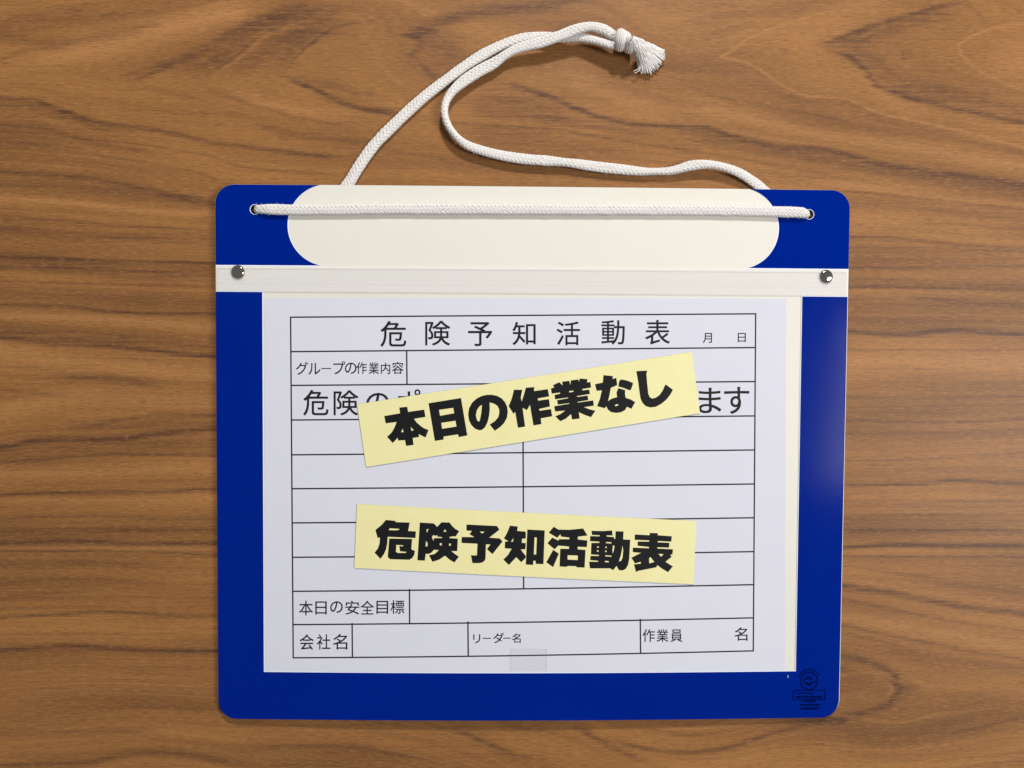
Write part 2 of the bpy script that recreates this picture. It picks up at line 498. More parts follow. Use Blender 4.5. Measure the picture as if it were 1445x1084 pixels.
JX = smooth_noise(60, 3.6) + .6 * smooth_noise(24, 2.0)
WX = PX
WY = PY + .6 * smooth_noise(90, 30) + .35 * smooth_noise(40, 12)
tone = np.zeros_like(PX); light = np.zeros_like(PX)
for w, s, pts, e0, e1 in ext:
    acc = np.zeros_like(PX)
    n_ = len(pts) - 1
    tot = sum(math.hypot(q[0] - p[0], q[1] - p[1]) for p, q in zip(pts, pts[1:]))
    run = 0
    ww = max(w, 1.4)
    for (x0, y0), (x1, y1) in zip(pts, pts[1:]):
        Ls = math.hypot(x1 - x0, y1 - y0)
        m = 3 * ww + 14
        a0 = max(0, int((min(x0, x1) - m + 110) / STEP)); a1 = min(nx, int((max(x0, x1) + m + 110) / STEP) + 2)
        b0 = max(0, int((min(y0, y1) - m + 110) / STEP)); b1 = min(ny, int((max(y0, y1) + m + 110) / STEP) + 2)
        if a1 <= a0 or b1 <= b0:
            run += Ls; continue
        X = WX[b0:b1, a0:a1] + JX[b0:b1, a0:a1] * min(1, w / 9) ** 1.3 * 8; Y = WY[b0:b1, a0:a1]
        t = np.clip(((X - x0) * (x1 - x0) + (Y - y0) * (y1 - y0)) / (Ls * Ls), 0, 1)
        d = np.hypot(X - x0 - t * (x1 - x0), Y - y0 - t * (y1 - y0))
        along = run + t * Ls
        fade = np.ones_like(along)
        fl = min(tot * .35, 45)
        if tot > 20:
            if not e0: fade *= np.clip(along / fl, .15, 1)
            if not e1: fade *= np.clip((tot - along) / fl, .15, 1)
        g = np.exp(-(d / ww) ** 2) * fade
        acc[b0:b1, a0:a1] = np.maximum(acc[b0:b1, a0:a1], g)
        run += Ls
    if s > 0: tone += (.95 if w < 3.3 else 1.4) * s * acc * (1 - .45 * tone)
    else: light += -1.2 * s * acc

co = np.zeros((ny, nx, 3))
c00 = on_plane(-150, -150, 0)
M3 = np.array(CM)
D = np.stack([(PX - IW / 2) / FPX, -(PY - IH / 2) / FPX, -np.ones_like(PX)], -1) @ M3.T
T = -CAM.z / D[..., 2]
co = np.array(CAM) + D * T[..., None]
co[..., 2] = 0
me = bpy.data.meshes.new('tabletop')
idx = np.arange(nx * ny).reshape(ny, nx)
quads = np.stack([idx[1:, :-1], idx[1:, 1:], idx[:-1, 1:], idx[:-1, :-1]], -1).reshape(-1, 4)
me.vertices.add(nx * ny); me.vertices.foreach_set('co', co.astype(np.float32).ravel())
me.loops.add(quads.size); me.loops.foreach_set('vertex_index', quads.ravel().astype(np.int32))
me.polygons.add(len(quads)); me.polygons.foreach_set('loop_start', (np.arange(len(quads)) * 4).astype(np.int32))
me.update(calc_edges=True)
at = me.attributes.new('grain', 'FLOAT_VECTOR', 'POINT')
at.data.foreach_set('vector', np.stack([co[..., 0], -VV / 2460., (PY > 786) * 3.0], -1).astype(np.float32).ravel())
at = me.attributes.new('dark_figure', 'FLOAT', 'POINT'); at.data.foreach_set('value', tone.astype(np.float32).ravel())
at = me.attributes.new('light_figure', 'FLOAT', 'POINT'); at.data.foreach_set('value', light.astype(np.float32).ravel())

W = bpy.data.materials.new('walnut_veneer'); W.use_nodes = True
wb = W.node_tree.nodes['Principled BSDF']


def attr(nm):
    a = N(W, 'ShaderNodeAttribute'); a.attribute_name = nm; return a


def scaled(src, v):
    n = N(W, 'ShaderNodeVectorMath', operation='MULTIPLY'); L(W, src, n.inputs[0]); n.inputs[1].default_value = v; return n.outputs[0]


def noise(vec, detail=3, rough=.5, dist=0):
    n = N(W, 'ShaderNodeTexNoise'); n.inputs['Scale'].default_value = 1; n.inputs['Detail'].default_value = detail
    n.inputs['Roughness'].default_value = rough; n.inputs['Distortion'].default_value = dist
    L(W, vec, n.inputs['Vector']); return n.outputs[0]


def rng_(v, a, b, c, d):
    n = N(W, 'ShaderNodeMapRange'); L(W, v, n.inputs[0])
    for k, q in enumerate((a, b, c, d)): n.inputs[k + 1].default_value = q
    return n.outputs[0]


def mth(op, a, b):
    n = N(W, 'ShaderNodeMath', operation=op)
    for k, q in enumerate((a, b)):
        if isinstance(q, (int, float)): n.inputs[k].default_value = q
        else: L(W, q, n.inputs[k])
    return n.outputs[0]


def mix(f, a, b):
    n = N(W, 'ShaderNodeMix', data_type='RGBA')
    if isinstance(f, (int, float)): n.inputs[0].default_value = f
    else: L(W, f, n.inputs[0])
    for k, q in ((6, a), (7, b)):
        if isinstance(q, tuple): n.inputs[k].default_value = (*q, 1)
        else: L(W, q, n.inputs[k])
    return n.outputs[2]


tc = N(W, 'ShaderNodeTexCoord')
G = attr('grain').outputs['Vector']
obj_ = tc.outputs['Object']
broad = noise(scaled(G, (4, 46, 1)), 3, .55, .15)
bands = noise(scaled(G, (4, 230, 1)), 3, .6)
hatch = noise(scaled(obj_, (20, 620, 1)), 3, .65)
stripe = noise(scaled(G, (3, 520, 1)), 2, .6)
lines = noise(scaled(G, (14, 800, 1)), 2, .6)
pores = noise(scaled(obj_, (110, 1000, 1)), 3, .7)
pores2 = noise(scaled(obj_, (200, 2000, 1)), 2, .6)
patch = noise(scaled(obj_, (60, 240, 1)), 3, .6)
MID, LIGHT, DARK = (.305, .140, .054), (.43, .202, .073), (.078, .034, .019)
c = mix(rng_(broad, .34, .64, 0, 1), (.205, .090, .0275), (.335, .152, .046))
c = mix(mth('MULTIPLY', rng_(bands, .50, .72, 0, .30), 1.0), c, DARK)
c = mix(rng_(bands, .42, .25, 0, .30), c, LIGHT)
c = mix(rng_(lines, .52, .75, 0, .16), c, (.14, .064, .03))
c = mix(rng_(stripe, .56, .74, 0, .16), c, (.13, .058, .026))
c = mix(rng_(stripe, .44, .28, 0, .25), c, LIGHT)
lf = mth('MULTIPLY', attr('light_figure').outputs['Fac'], rng_(lines, .3, .7, .65, 1.0))
lfc = N(W, 'ShaderNodeClamp'); L(W, lf, lfc.inputs[0]); lfc.inputs[2].default_value = .85
c = mix(lfc.outputs[0], c, LIGHT)
df = mth('MULTIPLY', attr('dark_figure').outputs['Fac'], mth('ADD', rng_(pores, .3, .7, -.1, .3), rng_(hatch, .34, .66, .35, 1.25)))
dfc = N(W, 'ShaderNodeClamp'); L(W, df, dfc.inputs[0]); dfc.inputs[2].default_value = .92
c = mix(dfc.outputs[0], c, DARK)
c = mix(mth('MULTIPLY', rng_(pores, .52, .75, 0, .62), rng_(patch, .35, .65, .3, 1)), c, (.10, .045, .022))
c = mix(mth('MULTIPLY', rng_(pores2, .53, .72, 0, .55), 1.0), c, (.12, .055, .027))
fine = noise(scaled(obj_, (16, 1250, 1)), 3, .7)
region = noise(scaled(obj_, (9, 34, 1)), 2, .5)
c = mix(mth('MULTIPLY', rng_(fine, .50, .68, 0, .55), rng_(region, .40, .62, .15, 1)), c, (.125, .055, .027))
c = mix(rng_(pores2, .46, .27, 0, .42), c, (.46, .235, .10))
L(W, c, wb.inputs['Base Color'])
wb.inputs['Roughness'].default_value = .46
wb.inputs['Specular IOR Level'].default_value = .22
bp = N(W, 'ShaderNodeBump'); bp.inputs['Strength'].default_value = .25; bp.inputs['Distance'].default_value = .00006
L(W, pores, bp.inputs['Height']); L(W, bp.outputs[0], wb.inputs['Normal'])
table = link('tabletop', me, W)
tag(table, 'brown walnut wood tabletop with dark wavy grain', None, None, 'structure')

# ------------------------------------------------------------------ the display board
board = empty('hanging_sign_board', (0, 0, 0))
tag(board, 'blue framed plastic board with cream header, steel rivets and clear cover on the table', 'sign board')
hw, hh = BW / 2, BH / 2
hole_l, hole_r = B(359.8, 295.6), B(1141.8, 302.6)
HR = .0027
outline = rounded(-hw, -hh, hw, hh, .0108)
holes = [circle(*hole_l, HR, 28)[::-1], circle(*hole_r, HR, 28)[::-1]]
sheet('back_plate', [[outline] + holes], 0, M_ivory, board, .0011)

tlx, topy = -hw, hh
R_ST = .0229


def corner_panel(side, grow=0.0):
    """blue corner with a concave arc towards the cream header"""
    if side < 0:
        yb = B(305, 373.9)[1]; ex = B(405.8, 317)[0]; hole = hole_l; cusp = B(456, 374)
    else:
        yb = B(1196, 379.7)[1]; ex = B(1099.2, 323)[0]; hole = hole_r; cusp = B(1048, 379.5)
    cx = ex - side * R_ST
    cy = (hh + yb) / 2
    r = R_ST + 0.0
    inset = .00008
    pts = []
    # along top from outer corner to arc, arc down to bottom cusp, back along the bottom
    a_top = math.asin(min(1, (hh - inset - cy) / r)); a_bot = math.asin(max(-1, (yb - cy) / r))
    arc = []
    for i in range(41):
        a = a_top + (a_bot - a_top) * i / 40
        arc.append((cx + side * (r - grow) * math.cos(a), cy + r * math.sin(a) ))
    rc = .0108 - inset
    xo = side * (hw - inset)
    corner = []
    for i in range(13):
        a = math.radians(90 * i / 12)
        corner.append((xo - side * rc + side * rc * math.cos(a), hh - inset - rc + rc * math.sin(a)))
    pts = [(xo, yb - grow)] + corner + arc + [(arc[-1][0], yb - grow)]
    hl = circle(*hole, HR + .00022 - grow * .4, 28)
    return [pts, hl]


for sd in (-1, 1):
    sheet('corner_panel', [corner_panel(sd)], .00013, M_blue, board)
    sheet('corner_edge_highlight', [corner_panel(sd, .00060)], .00006, M_rim, board)  # pale film edge and misprint, with the edge halo and highlight painted white

# U-shaped blue frame panel
fl = [B(305.3, 411.9), B(370.3, 412.3), B(372.6, 948), B(1122.8, 947), B(1131.9, 418.6), B(1194.5, 419.2)]
ins = .00010


def frame_poly(g=0):
    x0, x1, y0 = -hw + ins, hw - ins - .0004, -hh + ins
    r = .0104
    p = [(x0, fl[0][1] + g), (fl[1][0] + g, fl[1][1] + g), (fl[2][0] + g, fl[2][1] + g), (fl[3][0] - g, fl[3][1] + g),
         (fl[4][0] - g, fl[4][1] + g), (x1, fl[5][1] + g)]
    p += [(x1 - r + r * math.cos(math.radians(a)), y0 + r + r * math.sin(math.radians(a))) for a in range(0, -91, -9)]
    p += [(x0 + r + r * math.cos(math.radians(a)), y0 + r + r * math.sin(math.radians(a))) for a in range(-90, -181, -9)]
    return p


FR = .00046
sheet('frame_panel', [[frame_poly()]], FR, M_blue, board, .00012)
sheet('frame_edge_highlight', [[frame_poly(.00045)]], FR - .00014, M_rim, board)  # thin white sheet painting the film edge and its highlight along the blue

# clear cover hinged under the header, and the hinge strip with its crease lines
cov_top = B(305, 380.2)[1]; cov_top_r = B(1196, 385.8)[1]
x0, x1 = -hw + .0006, hw - .0010
cover = [(x0, cov_top), (x0, -hh + .012)] + [(x0 + .0105 + .0105 * math.cos(math.radians(a)), -hh + .0008 + .0105 + .0105 * math.sin(math.radians(a))) for a in range(180, 271, 10)] \
    + [(x1 - .0105 + .0105 * math.cos(math.radians(a)), -hh + .0008 + .0105 + .0105 * math.sin(math.radians(a))) for a in range(270, 361, 10)] + [(x1, cov_top_r)]
sheet('clear_cover', [[cover]], .00062, M_film, board, 0, True)
hs = [[(-hw + .0004, B(305, 375)[1]), (-hw + .0004, B(305, 411)[1]), (hw - .0008, B(1196, 417.6)[1]), (hw - .0008, B(1196, 380.6)[1])]]
sheet('hinge_strip', [hs], .00080, M_strip, board, 0, True)
cr = []
for ya, yb_, w in ((379.8, 385.8, .00045), (394.5, 400.5, .00010), (400.5, 406, .00014)):
    cr.append([seg(B(307, ya), B(1193, yb_), w)])
cr.append([seg(B(307.2, 381), B(307.2, 411), .0003)])
cr.append([seg(B(1193.5, 387), B(1192.8, 417), .0003)])
sheet('crease', cr, .00084, M_crease, board)


def rivet(px, py):
    x, y = B(px, py)
    z = zb(x, y) + .0006
    bm = bmesh.new()
    R0 = .00385
    prof = [(R0 * .93, -.0003), (R0, .0), (R0 * 1.0, .00035), (R0 * .97, .0007), (R0 * .90, .00105), (R0 * .78, .00130), (R0 * .60, .00147),
            (R0 * .42, .00156), (R0 * .22, .00160)]
    n = 40
    rings = []
    for r, h in prof:
        rings.append([bm.verts.new((x + r * math.cos(2 * math.pi * k / n), y + r * math.sin(2 * math.pi * k / n), z + h)) for k in range(n)])
    for a, b_ in zip(rings, rings[1:]):
        for k in range(n):
            bm.faces.new((a[k], a[(k + 1) % n], b_[(k + 1) % n], b_[k]))
    top = bm.verts.new((x, y, z + .00161))
    for k in range(n):
        bm.faces.new((rings[-1][k], rings[-1][(k + 1) % n], top))
    me = bpy.data.meshes.new('rivet'); bm.to_mesh(me); bm.free()
    return link('rivet', me, M_steel, board, True)


rivet(336.6, 384.3)
rivet(1164.8, 390.6)


# ------------------------------------------------------------------ lettering helpers
_cache = {}


def glyph(ch, offset):
    key = (ch, offset)
    if key not in _cache:
        cu = bpy.data.curves.new('glyph', 'FONT')
        cu.body = ch; cu.offset = offset; cu.resolution_u = 4; cu.size = 1; cu.fill_mode = 'FRONT'
        o = bpy.data.objects.new('glyph', cu); col.objects.link(o)
        dg = bpy.context.evaluated_depsgraph_get()
        m = bpy.data.meshes.new_from_object(o.evaluated_get(dg))
        vs = [(v.co.x, v.co.y) for v in m.vertices]
        fs = [tuple(p.vertices) for p in m.polygons]
        bpy.data.objects.remove(o); bpy.data.curves.remove(cu); bpy.data.meshes.remove(m)
        mnx = min(v[0] for v in vs); mxx = max(v[0] for v in vs); mny = min(v[1] for v in vs); mxy = max(v[1] for v in vs)
        vs = [((a - mnx) / (mxx - mnx), (b_ - mny) / (mxy - mny)) for a, b_ in vs]
        _cache[key] = (vs, fs)
    return _cache[key]


def text_mesh(name, chars, dz, mat_, parent, offset):
    """chars: (character, x0, y0, x1, y1) boxes in px; each glyph is fitted to its box"""
    V_, F_ = [], []
    for ch, x0, y0, x1, y1 in chars:
        vs, fs = glyph(ch, offset)
        e = .25 if y1 - y0 > 25 else .14
        # four impressions a hair apart spread the strokes like toner on paper
        for k, (ex, ey) in enumerate(((-e, -e), (e, -e), (-e, e), (e, e))):
            o = len(V_)
            for u, v in vs:
                x, y = B(x0 + e + u * (x1 - x0 - 2 * e) + ex, y1 - e + v * (y0 - y1 + 2 * e) + ey)
                V_.append((x, y, zb(x, y) + dz + k * 1.5e-6))
            F_ += [tuple(o + i for i in f) for f in fs]
    me = bpy.data.meshes.new(name); me.from_pydata(V_, [], F_); me.update()
    return link(name, me, mat_, parent)


# ------------------------------------------------------------------ printed form
DZP = .00018
form = empty('form_sheet', (0, 0, 0))
tag(form, 'white landscape paper form with ruled boxes behind the clear cover of the blue board', 'paper form')
sheet('sheet', [[[B(372.9, 420.6), B(374.4, 953), B(1107.6, 953), B(1109.6, 421.5)]]], DZP, M_paper, form, .0001)
LW = .00080
TL, TR, BR_, BL_ = (410.2, 447.8), (1066.2, 443), (1062.8, 918.4), (413.9, 928.2)
hl = [(496.4, 490.6), (544, 538.5), (592.8, 587), (641.9, 635), (689.7, 683), (737.9, 730.6), (786.4, 778.4), (834.4, 825), (881.4, 871.8)]


def lx(y): return TL[0] + (BL_[0] - TL[0]) * (y - TL[1]) / (BL_[1] - TL[1])
def rx(y): return TR[0] + (BR_[0] - TR[0]) * (y - TR[1]) / (BR_[1] - TR[1])
def yat(k, x):
    a, b_ = hl[k]; return a + (b_ - a) * (x - 412) / (1064 - 412)


lines_ = [(TL, TR), (TR, BR_), (BR_, BL_), (BL_, TL)]
for a, b_ in hl:
    lines_.append(((lx(a), a), (rx(b_), b_)))
bot = lambda x: BL_[1] + (BR_[1] - BL_[1]) * (x - BL_[0]) / (BR_[0] - BL_[0])
lines_ += [((573.9, yat(0, 574)), (574.4, yat(1, 574))), ((738, yat(2, 738)), (738.9, yat(7, 738))),
           ((577.9, yat(7, 578)), (578.1, yat(8, 578))), ((497, yat(8, 497)), (497.4, bot(497))),
           ((660.3, yat(8, 660)), (660.8, bot(660))), ((903.4, yat(8, 903)), (903.9, bot(903)))]
g = []
for k, (p, q) in enumerate(lines_):
    g.append([seg(B(*p), B(*q), LW)])
# every rule a hair above the last so crossings never share a plane
V_, F_ = [], []
for k, pl in enumerate(g):
    (a, b_, c_, d_) = pl[0]
    L_ = math.hypot(c_[0] - b_[0], c_[1] - b_[1]); n = max(1, int(L_ / .008))
    for i in range(n + 1):
        t = i / n
        for p0, p1 in ((a, d_), (b_, c_)):
            x = p0[0] + (p1[0] - p0[0]) * t; y = p0[1] + (p1[1] - p0[1]) * t
            V_.append((x, y, zb(x, y) + DZP + .00002 + k * 1.5e-6))
    o = len(V_) - 2 * (n + 1)
    for i in range(n):
        F_.append((o + 2 * i, o + 2 * i + 1, o + 2 * i + 3, o + 2 * i + 2))
me = bpy.data.meshes.new('ruled_lines'); me.from_pydata(V_, [], F_); me.update()
link('ruled_lines', me, M_ink, form)
TX = DZP + .00002
TH = .0
text_mesh('heading_text', [('危', 536.9, 453.2, 573.4, 489.6), ('険', 600, 452.8, 635.4, 487.8), ('予', 660.4, 454.6, 694.9, 488.6),
    ('知', 723.2, 454.4, 755.9, 487.2), ('活', 785.4, 453.9, 818.4, 487.4), ('動', 848.5, 452, 881.6, 486.4), ('表', 910.2, 451.6, 945.3, 486.4)], TX, M_ink, form, TH)
text_mesh('date_text', [('月', 991.6, 470, 1004.6, 484), ('日', 1040.9, 470, 1052.3, 483)], TX, M_ink, form, .0)
text_mesh('label_text', [('グ', 417.6, 511, 434.9, 529), ('ル', 435.4, 512.4, 452.4, 528.6), ('ー', 453.6, 519.4, 467.2, 520.9), ('プ', 470.4, 510, 487.2, 528.2),
    ('の', 486.8, 511.8, 503.2, 527.7), ('作', 502.9, 511, 517.8, 528), ('業', 520.3, 511.4, 535, 528), ('内', 537.4, 512, 550.8, 528), ('容', 553.2, 510.6, 569.6, 527.8)], TX, M_ink, form, .0)
text_mesh('question_text', [('危', 428, 550.4, 463.7, 586.6), ('険', 470.8, 550.8, 505.8, 586.4), ('の', 516.6, 554.4, 549.2, 583), ('ポ', 560.8, 549.4, 593.4, 584),
    ('イ', 603, 550.6, 631, 584)], TX, M_ink, form, TH)
text_mesh('question_text', [('ま', 985.6, 547.2, 1017.8, 583.2), ('す', 1021.6, 546, 1057.2, 584.4)], TX, M_ink, form, TH)
text_mesh('label_text', [('本', 422, 847.6, 441.8, 868.4), ('日', 445, 848.6, 461.2, 867.2), ('の', 466, 848.4, 483.8, 865), ('安', 487.4, 847.7, 507.2, 867.2),
    ('全', 508.8, 847.6, 527.9, 867.2), ('目', 531.2, 847.8, 547.9, 866.2), ('標', 551, 846.8, 570.8, 866.2)], TX, M_ink, form, .0)
text_mesh('label_text', [('会', 423, 895, 443, 917), ('社', 447, 895, 466.4, 916.6), ('名', 469.8, 894.6, 490.3, 916.6)], TX, M_ink, form, .0)
text_mesh('label_text', [('リ', 667.7, 895, 677.8, 907.6), ('ー', 681, 900, 692.7, 901.4), ('ダ', 695.8, 892.8, 711.2, 907.6), ('ー', 710, 899.8, 720.7, 901.2), ('名', 722.6, 893.8, 734.8, 907.2)], TX, M_ink, form, .0)
text_mesh('label_text', [('作', 906.8, 887.6, 924, 906), ('業', 926.4, 888, 943.2, 905.7), ('員', 946, 888.2, 963, 905.8)], TX, M_ink, form, .0)
text_mesh('label_text', [('名', 1036.3, 885.2, 1054.7, 904.2)], TX, M_ink, form, .0)

tab = sheet('clear_tape', [[[B(720.8, 915.2), B(720.2, 946.4), B(771.4, 946.4), B(771.8, 915.6)]]], .00072, M_cleartape, None, 0)
sheet('tape_edge', [[seg(B(720.8, 915.4), B(720.3, 946), .0003)], [seg(B(721.4, 915.4), B(771, 915.8), .0002)], [seg(B(771.6, 916), B(771.2, 946), .0003)]], .00074, M_crease, tab)
tag(tab,
    'small clear tape tab at the bottom edge of the white form, straddling its last line', 'tape')

# ------------------------------------------------------------------ yellow tapes with heavy black characters (outlines traced on a 15.4875 px/px plan)
S = 15.4875
G1 = [
 ((540,568),[[(365,110),(540,92),(560,205),(910,155),(940,315),(690,355),(740,430),(830,508),(900,558),(1005,600),(940,765),(790,690),(800,752),(660,775),(680,925),(515,948),(490,820),(345,830),(330,772),(225,885),(100,750),(200,655),(262,545),(310,425),(70,455),(38,295),(385,235)],
   [(440,570),(460,645),(408,648)],[(615,535),(685,605),(635,620)]]),
 ((595,555),[[(152,218),(862,102),(1000,920),(815,957),(795,897),(480,945),(485,1010),(290,1040)],[(382,362),(692,318),(715,435),(405,492)],[(432,645),(742,600),(762,725),(450,775)]]),
 ((652,548),[[(640,140),(760,162),(870,222),(945,310),(988,410),(1000,520),(982,640),(925,750),(840,840),(715,928),(605,790),(720,715),(790,630),(815,540),(808,450),(770,380),(700,335),(603,308),(607,450),(592,600),(558,740),(500,855),(430,910),(370,915),(280,880),(200,795),(150,690),(135,570),(155,430),(220,315),(320,222),(430,168),(540,143)],
   [(435,360),(425,500),(405,630),(385,710),(362,728),(325,685),(303,590),(325,480),(375,400)]]),
 ((710,540),[[(235,155),(418,155),(385,330),(405,410),(450,270),(495,110),(682,97),(672,185),(975,142),(1005,300),(755,345),(765,392),(1000,360),(1022,522),(785,575),(795,612),(1045,577),(1070,735),(820,780),(835,905),(660,935),(585,485),(520,600),(425,552),(480,960),(322,985),(262,640),(225,680),(120,515),(190,340)]]),
 ((770,530),[[(155,210),(295,145),(368,215),(358,135),(515,115),(535,205),(548,105),(715,85),(722,140),(742,65),(912,80),(900,150),(975,142),(990,262),(798,295),(805,325),(948,305),(965,402),(680,450),(685,467),(915,437),(928,537),(695,575),(700,590),(1035,542),(1050,658),(835,690),(950,735),(1082,768),(988,908),(850,860),(722,800),(740,938),(575,960),(550,842),(440,940),(318,998),(208,890),(320,840),(425,765),(205,785),(183,670),(515,615),(515,602),(265,635),(245,540),(490,495),(488,480),(205,520),(190,425),(315,395),(310,372),(130,395),(112,280),(185,262)],
   [(510,340),(600,328),(608,352),(515,370)]]),
 ((830,518),[[(330,175),(540,200),(525,262),(610,238),(632,395),(490,455),(465,600),(430,745),(500,695),(628,655),(613,560),(655,460),(805,505),(800,580),(815,672),(930,710),(1022,768),(940,912),(842,868),(800,940),(720,985),(610,1002),(500,985),(430,935),(392,860),(355,900),(190,855),(250,700),(295,510),(180,520),(145,375),(315,340)],
   [(575,838),(610,812),(655,815),(648,840),(600,857)]]),
 ((830,518),[[(710,270),(830,290),(960,340),(978,360),(930,495),(895,508),(780,460),(655,425),(672,310)]]),
 ((885,515),[[(195,135),(425,125),(432,150),(415,190),(430,380),(455,620),(482,695),(535,735),(620,715),(700,660),(770,560),(820,440),(845,432),(985,535),(990,555),(930,660),(850,760),(740,850),(620,915),(500,930),(400,900),(330,830),(285,730),(265,600),(240,400),(205,200)]]),
]
G2 = [
 ((520,725),[[(385,130),(590,150),(600,178),(905,188),(870,372),(1040,380),(1030,525),(425,498),(415,640),(390,770),(340,880),(265,980),(138,845),(210,750),(245,650),(255,512),(205,525),(155,350),(290,240)],[(470,312),(680,325),(670,345),(600,358),(445,352)]]),
 ((520,725),[[(458,535),(958,545),(940,770),(1020,810),(1000,900),(960,960),(900,1000),(490,988),(445,965),(425,930)],[(612,675),(765,685),(755,705),(675,700),(695,815),(832,828),(815,850),(640,850),(605,825)]]),
 ((580,728),[[(195,140),(500,158),(575,235),(668,135),(845,140),(900,215),(970,280),(1055,328),(975,448),(935,438),(845,455),(845,480),(1025,492),(1012,765),(885,762),(960,825),(1048,885),(950,1012),(850,955),(745,865),(620,950),(470,998),(395,855),(520,825),(612,742),(505,735),(440,805),(375,828),(325,820),(305,972),(142,965)],
   [(350,285),(385,280),(355,355),(342,350)],[(745,290),(780,340),(710,338)],[(490,410),(520,432),(575,420),(580,450),(682,460),(680,478),(505,480),(492,540),(460,460)],[(330,540),(370,600),(355,665),(322,660)],[(632,590),(675,590),(672,640),(632,638)],[(835,598),(875,600),(870,648),(832,645)]]),
 ((640,730),[[(285,152),(950,185),(1002,268),(780,440),(1010,455),(1070,525),(850,800),(728,688),(808,588),(710,585),(700,900),(675,950),(620,985),(550,995),(415,995),(380,825),(510,825),(525,572),(175,555),(180,425),(455,428),(350,365),(400,292),(282,285)],[(575,305),(680,310),(625,350)]]),
 ((700,733),[[(305,130),(475,150),(460,245),(650,262),(648,415),(570,415),(562,505),(650,512),(640,645),(540,650),(590,720),(650,790),(645,835),(550,930),(440,820),(280,990),(158,872),(260,770),(340,635),(190,625),(195,482),(270,470),(170,410),(240,290)],[(378,400),(370,482),(325,482)]]),
 ((700,733),[[(682,215),(1062,235),(1035,972),(868,965),(862,900),(815,895),(808,988),(648,980)],[(840,385),(890,390),(875,760),(825,760)]]),
 ((762,736),[[(300,108),(400,170),(640,175),(940,145),(1035,300),(825,325),(825,385),(1032,408),(1022,552),(820,545),(820,600),(992,615),(972,1000),(800,995),(785,970),(600,965),(580,985),(425,975),(440,590),(630,590),(632,540),(395,520),(318,602),(160,470),(265,345),(405,412),(410,380),(640,380),(640,345),(462,325),(440,275),(375,350),(188,238)],[(602,730),(825,738),(820,835),(600,825)]]),
 ((762,736),[[(285,612),(410,695),(285,990),(135,885)]]),
 ((822,740),[[(190,135),(440,140),(642,128),(655,238),(525,235),(525,262),(680,272),(690,310),(712,310),(718,145),(892,148),(885,325),(1038,330),(1015,760),(990,880),(945,960),(880,998),(790,995),(740,902),(665,995),(600,955),(158,955),(140,808),(335,812),(340,790),(165,775),(168,682),(355,685),(355,662),(180,652),(188,400),(365,398),(365,372),(160,362),(165,250),(370,255),(370,232),(205,225)],
   [(510,378),(630,385),(625,412),(510,405)],[(318,472),(350,472),(350,505),(318,505)],[(495,478),(525,480),(525,512),(495,510)],[(312,558),(348,560),(346,592),(312,590)],[(492,565),(522,566),(520,600),(492,598)],[(495,668),(632,678),(628,700),(495,693)],[(488,790),(570,798),(565,825),(488,820)],[(660,455),(695,462),(680,560),(658,632),(648,560)],[(868,460),(885,560),(870,720),(840,790),(790,805),(830,680),(855,560)]]),
 ((880,743),[[(565,135),(742,140),(740,185),(1048,208),(1035,325),(740,312),(740,340),(992,350),(988,455),(735,448),(730,475),(1072,492),(1062,605),(1015,608),(1042,658),(908,765),(1070,865),(965,992),(840,920),(730,838),(710,885),(305,965),(265,990),(220,820),(370,805),(370,765),(245,800),(163,675),(375,570),(195,555),(195,455),(550,470),(545,440),(300,415),(300,322),(555,325),(550,298),(235,285),(240,168),(562,185)],
   [(755,592),(868,598),(812,655)],[(580,660),(665,768),(555,800),(550,690)]]),
]


def tape(corners, glyphs, label, teeth):
    t = empty('yellow_tape', (0, 0, 0))
    tag(t, label, 'tape label', 'yellow tape labels stuck on the form cover')
    tl, tr, br, bl = [B(*c) for c in corners]
    def side(p, q, amp):
        n = 24; o = []
        dx, dy = q[0] - p[0], q[1] - p[1]; Ls = math.hypot(dx, dy)
        for i in range(n * 2):
            f = i / (n * 2)
            k = amp if i % 2 else 0
            o.append((p[0] + dx * f - dy / Ls * k, p[1] + dy * f + dx / Ls * k))
        return o
    pts = side(tl, bl, -teeth) + side(bl, br, 0)[:1] + side(br, tr, -teeth) + [tr]
    sheet('strip', [[pts]], .00078, M_tape, t, .00007)
    polys = []
    for (ox, oy), loops in glyphs:
        polys.append([[B(ox + a / S, oy + b_ / S) for a, b_ in lp] for lp in loops])
    sheet('lettering', polys, .00080, M_black, t)


tape([(504.2, 570.6), (975.8, 496.7), (987.3, 583), (517, 658.8)], G1,
     'upper yellow tape with heavy black characters, rising to the right above the other', .0000)
tape([(504.8, 711), (981.6, 734.8), (978, 824), (500.8, 801)], G2,
     'lower yellow tape with seven heavy black characters, dipping slightly to the right', .00036)

# ------------------------------------------------------------------ certification mark printed low on the right of the frame
DM = FR + .00002
mk = []
cx, cy = B(1141.2, 960.4)
def ringp(r0, r1, a0=0, a1=360, n=40):
    if a1 - a0 == 360:
        return [circle(cx, cy, r1, n), circle(cx, cy, r0, n)[::-1]]
    return [circle(cx, cy, r1, n, a0, a1) + circle(cx, cy, r0, n, a0, a1)[::-1]]
u = 1 / 2460.
mk.append(ringp(11.6 * u, 13.3 * u))
def mp(pts): return [[(cx + a * u, cy + b_ * u) for a, b_ in pts]]
